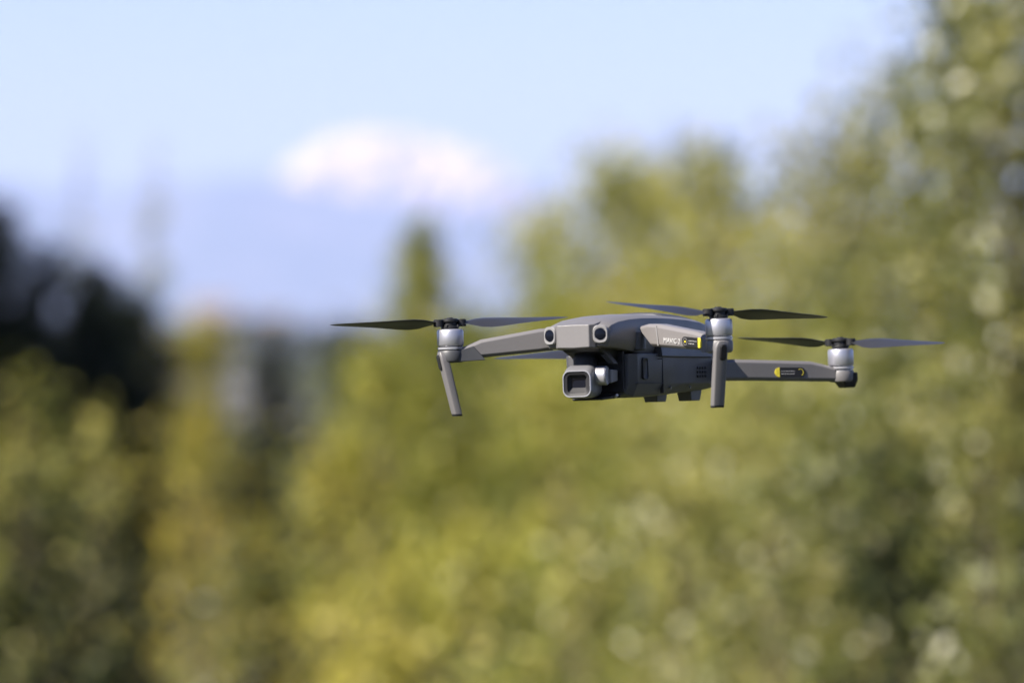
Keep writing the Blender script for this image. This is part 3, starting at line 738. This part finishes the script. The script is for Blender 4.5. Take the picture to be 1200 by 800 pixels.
def sticker(o, u, v, nrm, L, h, par, mirrored):
    """black capsule label with tiny print, a round emblem and a yellow end; o is its start on the face"""
    bm = bmesh.new()
    x0, x1 = (0, L - h * .6) if not mirrored else (h * .55, L)
    def cap(cx, a0):
        return [(cx + h / 2 * math.cos(R(a0 + 15 * k)), h / 2 * math.sin(R(a0 + 15 * k))) for k in range(13)]
    body = ([(x1, -h/2), (x1, h/2)] + cap(h / 2, 90)) if not mirrored else ([(x0, h/2), (x0, -h/2)] + cap(L - h / 2, -90))
    flat_on(bm, o, u, v, nrm, body, .22)
    st = dpart("label_plate", bm, M["black"], par, smooth=False)
    bm = bmesh.new()
    yl = [(x1, -h/2), (L - 1, -h/2), (L, -h/4), (L, h/4), (L - 1, h/2), (x1, h/2)] if not mirrored else [(x0, h/2)] + [(x0 - h * .55 * math.sin(R(15 * k)), h / 2 * math.cos(R(15 * k))) for k in range(1, 12)] + [(x0, -h/2)]
    flat_on(bm, o, u, v, nrm, yl, .24)
    dpart("yellow_end", bm, M["yellow"], st, smooth=False)
    bm = bmesh.new(); rr = random.Random(3)
    ex = h * .55 if not mirrored else L - h * .6
    for row, ln in ((.11, .9), (-.17, .75)):
        x = h * 1.15 if not mirrored else h * .75
        end = (x1 - 1) if not mirrored else L - h * 1.25
        while x < x + 1 and x < end * (ln if not mirrored else 1):
            w = rr.uniform(.4, 1.2)
            flat_on(bm, o, u, v, nrm, [(x, h * (row - .03)), (min(x + w, end), h * (row - .03)), (min(x + w, end), h * (row + .04)), (x, h * (row + .04))], .3)
            x += w + .55
    dpart("fine_print", bm, M["white"], st, smooth=False)
    bm = bmesh.new()
    seg = 24
    span = range(seg) if not mirrored else range(15, 15 + 13)
    for k in span:
        a, b = 2 * math.pi * k / seg, 2 * math.pi * (k + 1) / seg
        r0, r1 = h * .32, h * .365
        if mirrored: a, b = a + 1.2, b + 1.2
        flat_on(bm, o, u, v, nrm, [(ex + r0 * math.cos(a), r0 * math.sin(a)), (ex + r1 * math.cos(a), r1 * math.sin(a)), (ex + r1 * math.cos(b), r1 * math.sin(b)), (ex + r0 * math.cos(b), r0 * math.sin(b))], .3)
    if not mirrored:
        dpart("emblem_ring", bm, M["pale"], st, smooth=False); bm = bmesh.new()
        flat_on(bm, o, u, v, nrm, [(ex - h * .1, -h * .09), (ex + h * .1, -h * .07), (ex + h * .07, h * .1), (ex - h * .08, h * .08)], .3)
    else:
        flat_on(bm, o, u, v, nrm, [(h * .18, -h * .12), (h * .38, -h * .12), (h * .38, -h * .03), (h * .27, -h * .03), (h * .27, h * .14), (h * .18, h * .14)], .3)
    dpart("emblem", bm, M["yellow"], st, smooth=False)

FRONT_END = {1: (133.4, 111.1), -1: (133.4, -111.1)}
for s in (1, -1):
    r0, e0 = (88, s * 33), FRONT_END[s]
    am = arm(r0, e0, [(-.02, 5.8, 8.4, 24.4, 13), (.1, 6.4, 8.0, 25.8, 9), (.24, 6.4, 7.6, 25.2), (.74, 6.2, 4.4, 18.3), (.87, 6.6, 3.2, 15.6 if s > 0 else 13.6), (.95, 7, 2.4, 12.6 if s > 0 else 11.6)], M["arm_sunlit"] if s > 0 else M["shell"])
    p0, d, Lh = frame(r0, e0)
    nrm = Vector((abs(d.y), -s * d.x, 0)).normalized()       # faces forward
    sl = Vector((d.x, d.y, -8.0 / Lh)).normalized()
    bm = bmesh.new(); lathe(bm, (90, s * 26, 6), [(6, 0), (6.6, 1), (6.6, 13), (6, 14)], 28)
    dpart("hinge", bm, M["shell_dark"], am, ang=30)
    # pale seam ring near the pivot
    bm = bmesh.new()
    for face, w in ((6.55, 1.2),):
        o_ = p0 + d * 21.5 + nrm * face
        flat_on(bm, o_, d, Z_, nrm, [(-1.2, 24.0), (.2, 24.0), (2.2, 8.8), (1.0, 8.8)], .15)
    if s > 0: dpart("seam", bm, M["pale"], am, smooth=False)
    else: bm.free()
    # motor mount, a darker collar
    bm = bmesh.new()
    lathe(bm, (e0[0], e0[1], 0), [(8.0, 1.2), (9.8, 2.2), (10.3, 3.6), (10.4, 9.0), (9.8, 10.6), (8, 11)], 44)
    cc = Vector((e0[0], e0[1], 0)); n2 = Vector((-d.y, d.x, 0))
    def sec(t, hw, z0, z1, sh=0):
        c = cc - d * t; e = cc - d * (t + sh)
        return [c + n2 * hw + Z_ * z1, c - n2 * hw + Z_ * z1, e - n2 * hw + Z_ * z0, e + n2 * hw + Z_ * z0]
    loft(bm, [sec(-2, 9.6, 2.0, 10.8), sec(9, 7.0, 2.0, 11.2, 3), sec(10.5 if s > 0 else 17, 6.95, 2.6, 12 if s > 0 else 13.6, 4 if s > 0 else 9)])
    mount = dpart("motor_mount", bm, M["shell"] if s > 0 else M["shell_dark"], ang=30, bevel=.4)
    motor(e0, 11.0, 14.6, 27.2)
    # landing leg
    phi = R(47)
    N1 = Vector((math.cos(phi), s * math.sin(phi), 0)); N2 = Vector((-N1.y, N1.x, 0))
    top = Vector((e0[0] + 7.6, e0[1] + s * 4.2, 9.6)); bot = Vector((e0[0] - .6, e0[1] - s * 3.6, -39.8))
    bm = bmesh.new(); rings = []
    for t, hw, hd in [(0, 2.9, 2.6), (.035, 4.3, 3.0), (.09, 5.1, 3.2), (.16, 5.3, 3.3), (.5, 5.0, 3.2), (.93, 4.8, 3.1), (.97, 4.7, 3.0)]:
        c = top.lerp(bot, t)
        rings.append(rrect(c, N2, N1, hw, hd, 1.3, 3))
    loft(bm, rings)
    leg = dpart("landing_leg", bm, M["shell"], ang=35)
    bm = bmesh.new()
    loft(bm, [rrect(top.lerp(bot, .968), N2, N1, 4.8, 3.1, 1.3, 3), rrect(top.lerp(bot, 1.0), N2, N1, 4.6, 2.9, 1.3, 3)])
    dpart("rubber_foot", bm, M["black"], leg)
    ax_ = (bot - top).normalized()
    Cl = top.lerp(bot, .165) + N1 * 2.9 - N2 * s * (-1.0)
    bm = bmesh.new()
    loft(bm, [rrect(Cl - N1 * 2, N2, -ax_, 2.9, 6.2, 2.6), rrect(Cl + N1 * .9, N2, -ax_, 2.9, 6.2, 2.6), rrect(Cl + N1 * 1.5, N2, -ax_, 2.2, 5.4, 2.1)])
    dpart("status_light", bm, M["black"], leg, ang=30)
    if s > 0:
        face = nrm * 6.25
        org = p0 + d * 0 + face
        vv = Vector((0, 0, 1))
        z_at = lambda x: 15.9 - x * .083
        # lettering
        cu = bpy.data.curves.new("lettering", 'FONT'); cu.body = "MAVIC 2"; cu.size = 5.4; cu.extrude = .2; cu.space_character = 1.0
        to = bpy.data.objects.new("lettering_source", cu); col.objects.link(to)
        dg = bpy.context.evaluated_depsgraph_get()
        tm = bpy.data.meshes.new_from_object(to.evaluated_get(dg)); bpy.data.objects.remove(to)
        bm = bmesh.new(); bm.from_mesh(tm); bpy.data.meshes.remove(tm)
        xs = [v.co.x for v in bm.verts]; wid = max(xs) - min(xs); k = 20.5 / wid
        for v in bm.verts:
            x = (v.co.x - min(xs)) * k + 30
            v.co = org + Vector((d.x, d.y, 0)) * x + Z_ * (z_at(x) - 2.4 + v.co.y) + nrm * (v.co.z + .12)
        dpart("lettering", bm, M["white"], am, smooth=False)
        sticker(org + d * 52.5 + Z_ * (z_at(52) - .3), sl, Z_, nrm, 24.5, 7.4, am, False)

REAR_END = {1: (-140.5, 104.6), -1: (-140.5, -104.6)}
for s in (1, -1):
    r0, e0 = (-58, s * 28), REAR_END[s]
    am = arm(r0, e0, [(0, 5.5, -18.4, -2.0), (.12, 6.4, -18.6, -1.8), (.3, 6.4, -19, -2.6), (.74, 6.2, -20.9, -5.0), (.84, 6.2, -21.3, -7.6), (.93, 7, -21.6, -10.4)], M["shell"])
    p0, d, Lh = frame(r0, e0)
    nrm = Vector((abs(d.y), -d.x * s, 0)).normalized()
    sl = Vector((d.x, d.y, -2.4 / Lh)).normalized()
    bm = bmesh.new()
    lathe(bm, (e0[0], e0[1], 0), [(8, -22.4), (9.8, -21.6), (10.3, -20.2), (10.4, -15), (9.8, -13.4), (8, -13)], 44)
    mount = dpart("motor_mount", bm, M["shell"], ang=30)
    bm = bmesh.new()
    cc = Vector((e0[0], e0[1], 0)) + d * 3
    n2 = Vector((-d.y, d.x, 0))
    loft(bm, [[cc + d * u + n2 * w + Z_ * -14.8 for u, w in ((-6, -9.6), (8, -7.5), (8, 7.5), (-6, 9.6))],
              [cc + d * u + n2 * w + Z_ * -21 for u, w in ((-6, -9.6), (8, -7.5), (8, 7.5), (-6, 9.6))],
              [cc + d * u + n2 * w + Z_ * -26.8 for u, w in ((-2.5, -6), (6.2, -5.5), (6.2, 5.5), (-2.5, 6))]])
    ft = dpart("motor_foot", bm, M["black"], mount, bevel=.8)
    bm = bmesh.new()
    for j in range(3):
        for i in range(2):
            lathe(bm, cc + d * 8.0 + n2 * ((i - .5) * 6) + Z_ * (-17 - j * 1.9), [(.6, -.4), (.6, .3), (.2, .4)], 10, d)
    dpart("status_light", bm, M["led"], ft)
    motor(e0, -12.2, -8.6, 4.4)
    if s > 0:
        org = p0 + nrm * 6.2
        sticker(org + d * 51.0 + Z_ * -13.0, sl, Z_, nrm, 27, 7.6, am, True)

# ---- propellers
def propeller(c, z, az, spin, tilt, flap=(0.0, 0.0), reach=1.0):
    """two folding blades; az: direction of the first blade in drone axes (deg), spin 1 = anticlockwise seen from above"""
    C = Vector((c[0], c[1], z))
    bm = bmesh.new()
    lathe(bm, C, [(6.2, -.6), (6.8, 0), (6.8, 1.6), (5.2, 2.0), (5.2, 4.8), (6.6, 5.2), (6.6, 7.0), (5.8, 7.6), (2.6, 7.9), (2.2, 8.6), (.01, 8.6)], 32)
    for k in range(4):
        a = R(az + 45 + 90 * k); u = Vector((math.cos(a), math.sin(a), 0)); w = Vector((-u.y, u.x, 0))
        q = lambda h: [C + u * x + w * y + Z_ * h for x, y in ((3, -1.3), (7.6, -1.1), (7.6, 1.1), (3, 1.3))]
        loft(bm, [q(1.0), q(2.8)])
    hub = dpart("propeller", bm, M["black"], ang=30, bevel=.25)
    for i in range(2):
        a = R(az + 180 * i)
        u = Vector((math.cos(a), math.sin(a), 0)); w = Vector((-u.y, u.x, 0)) * spin     # w: the way the blade moves
        fl = R(tilt * (1 if i == 0 else -1) + flap[i])
        bm = bmesh.new()
        # clamp knuckle
        lathe(bm, C + u * 9.2 + Z_ * 1.6, [(3.2, 0), (3.9, .4), (3.9, 5.0), (3.2, 5.6)], 20)
        bl = dpart("blade_clamp", bm, M["black"], hub, ang=30)
        bm = bmesh.new()
        rad = [9, 12.5, 17, 23, 31, 40, 51, 63, 75, 84, 90, 94]
        cho = [6, 7.5, 11, 16.5, 20, 20.5, 18.6, 16, 13.2, 10.5, 7, 2.0]
        tw =  [12, 15, 20, 23, 22, 19, 16, 13.5, 11.5, 10, 9, 8]
        swp = [0, 0, .4, 1.2, 1.6, 1.4, .8, 0, -1, -2.2, -4.2, -7]
        rings = []
        for r, ch, t, sw in zip(rad, cho, tw, swp):
            r = 9 + (r - 9) * reach
            t = R(t)
            cp = C + u * r + Z_ * (4.4 + math.tan(fl) * (r - 9)) + w * (sw)
            cd = w * math.cos(t) + Z_ * math.sin(t)               # toward the leading edge, which stands higher
            nn = u.cross(cd).normalized()
            if nn.z < 0: nn = -nn
            th = 1.5 * (ch / 22) ** .6 * (1.25 - r / 160)
            prof = [(-.62, 0), (-.35, .35), (0, .75), (.22, .75), (.36, .3), (.38, 0), (.3, -.25), (0, -.1), (-.35, .02)]
            rings.append([cp + cd * (x * ch) + nn * (y * th + (.05 * ch if False else 0)) for x, y in prof])
        loft(bm, rings)
        dpart("blade", bm, M["blade"], hub, ang=45)
    return hub

# azimuths in drone axes: the camera's right-hand direction is (-sin PSI, cos PSI)
base_az = math.degrees(math.atan2(math.cos(PSI), -math.sin(PSI)))
propeller(FRONT_END[1], 27.4, base_az + 28, -1, -4.8, (1.2, 1.2), 1.07)
propeller(FRONT_END[-1], 27.4, base_az + 20, 1, 0.4, (1.0, 1.0))
propeller(REAR_END[1], 5.0, base_az - 28, 1, -3.6, (1.0, 1.0))
propeller(REAR_END[-1], 5.0, base_az + 22, -1, 3.0, (.5, .5))

# ------------------------------------------------------------------ the air that fades the mountains
def haze():
    bm = bmesh.new()
    bmesh.ops.create_cube(bm, size=1)
    x0, x1, y0, y1, z0, z1 = -9500, 9500, -700, 13200, -1.2, 425
    for v in bm.verts:
        v.co = Vector(((x0 + x1) / 2 + v.co.x * (x1 - x0), (y0 + y1) / 2 + v.co.y * (y1 - y0), (z0 + z1) / 2 + v.co.z * (z1 - z0)))
    me = bpy.data.meshes.new("haze"); bm.to_mesh(me); bm.free()
    m, n, l = new_mat("haze")
    out = n.new("ShaderNodeOutputMaterial")
    v = n.new("ShaderNodeVolumePrincipled")
    v.inputs["Color"].default_value = (0.50, 0.62, 1.0, 1)
    v.inputs["Density"].default_value = 1.05e-4
    v.inputs["Anisotropy"].default_value = 0.0
    l.new(v.outputs[0], out.inputs["Volume"])
    o = link("haze", me, m)
    tag(o, None, None, None, "stuff")
haze()
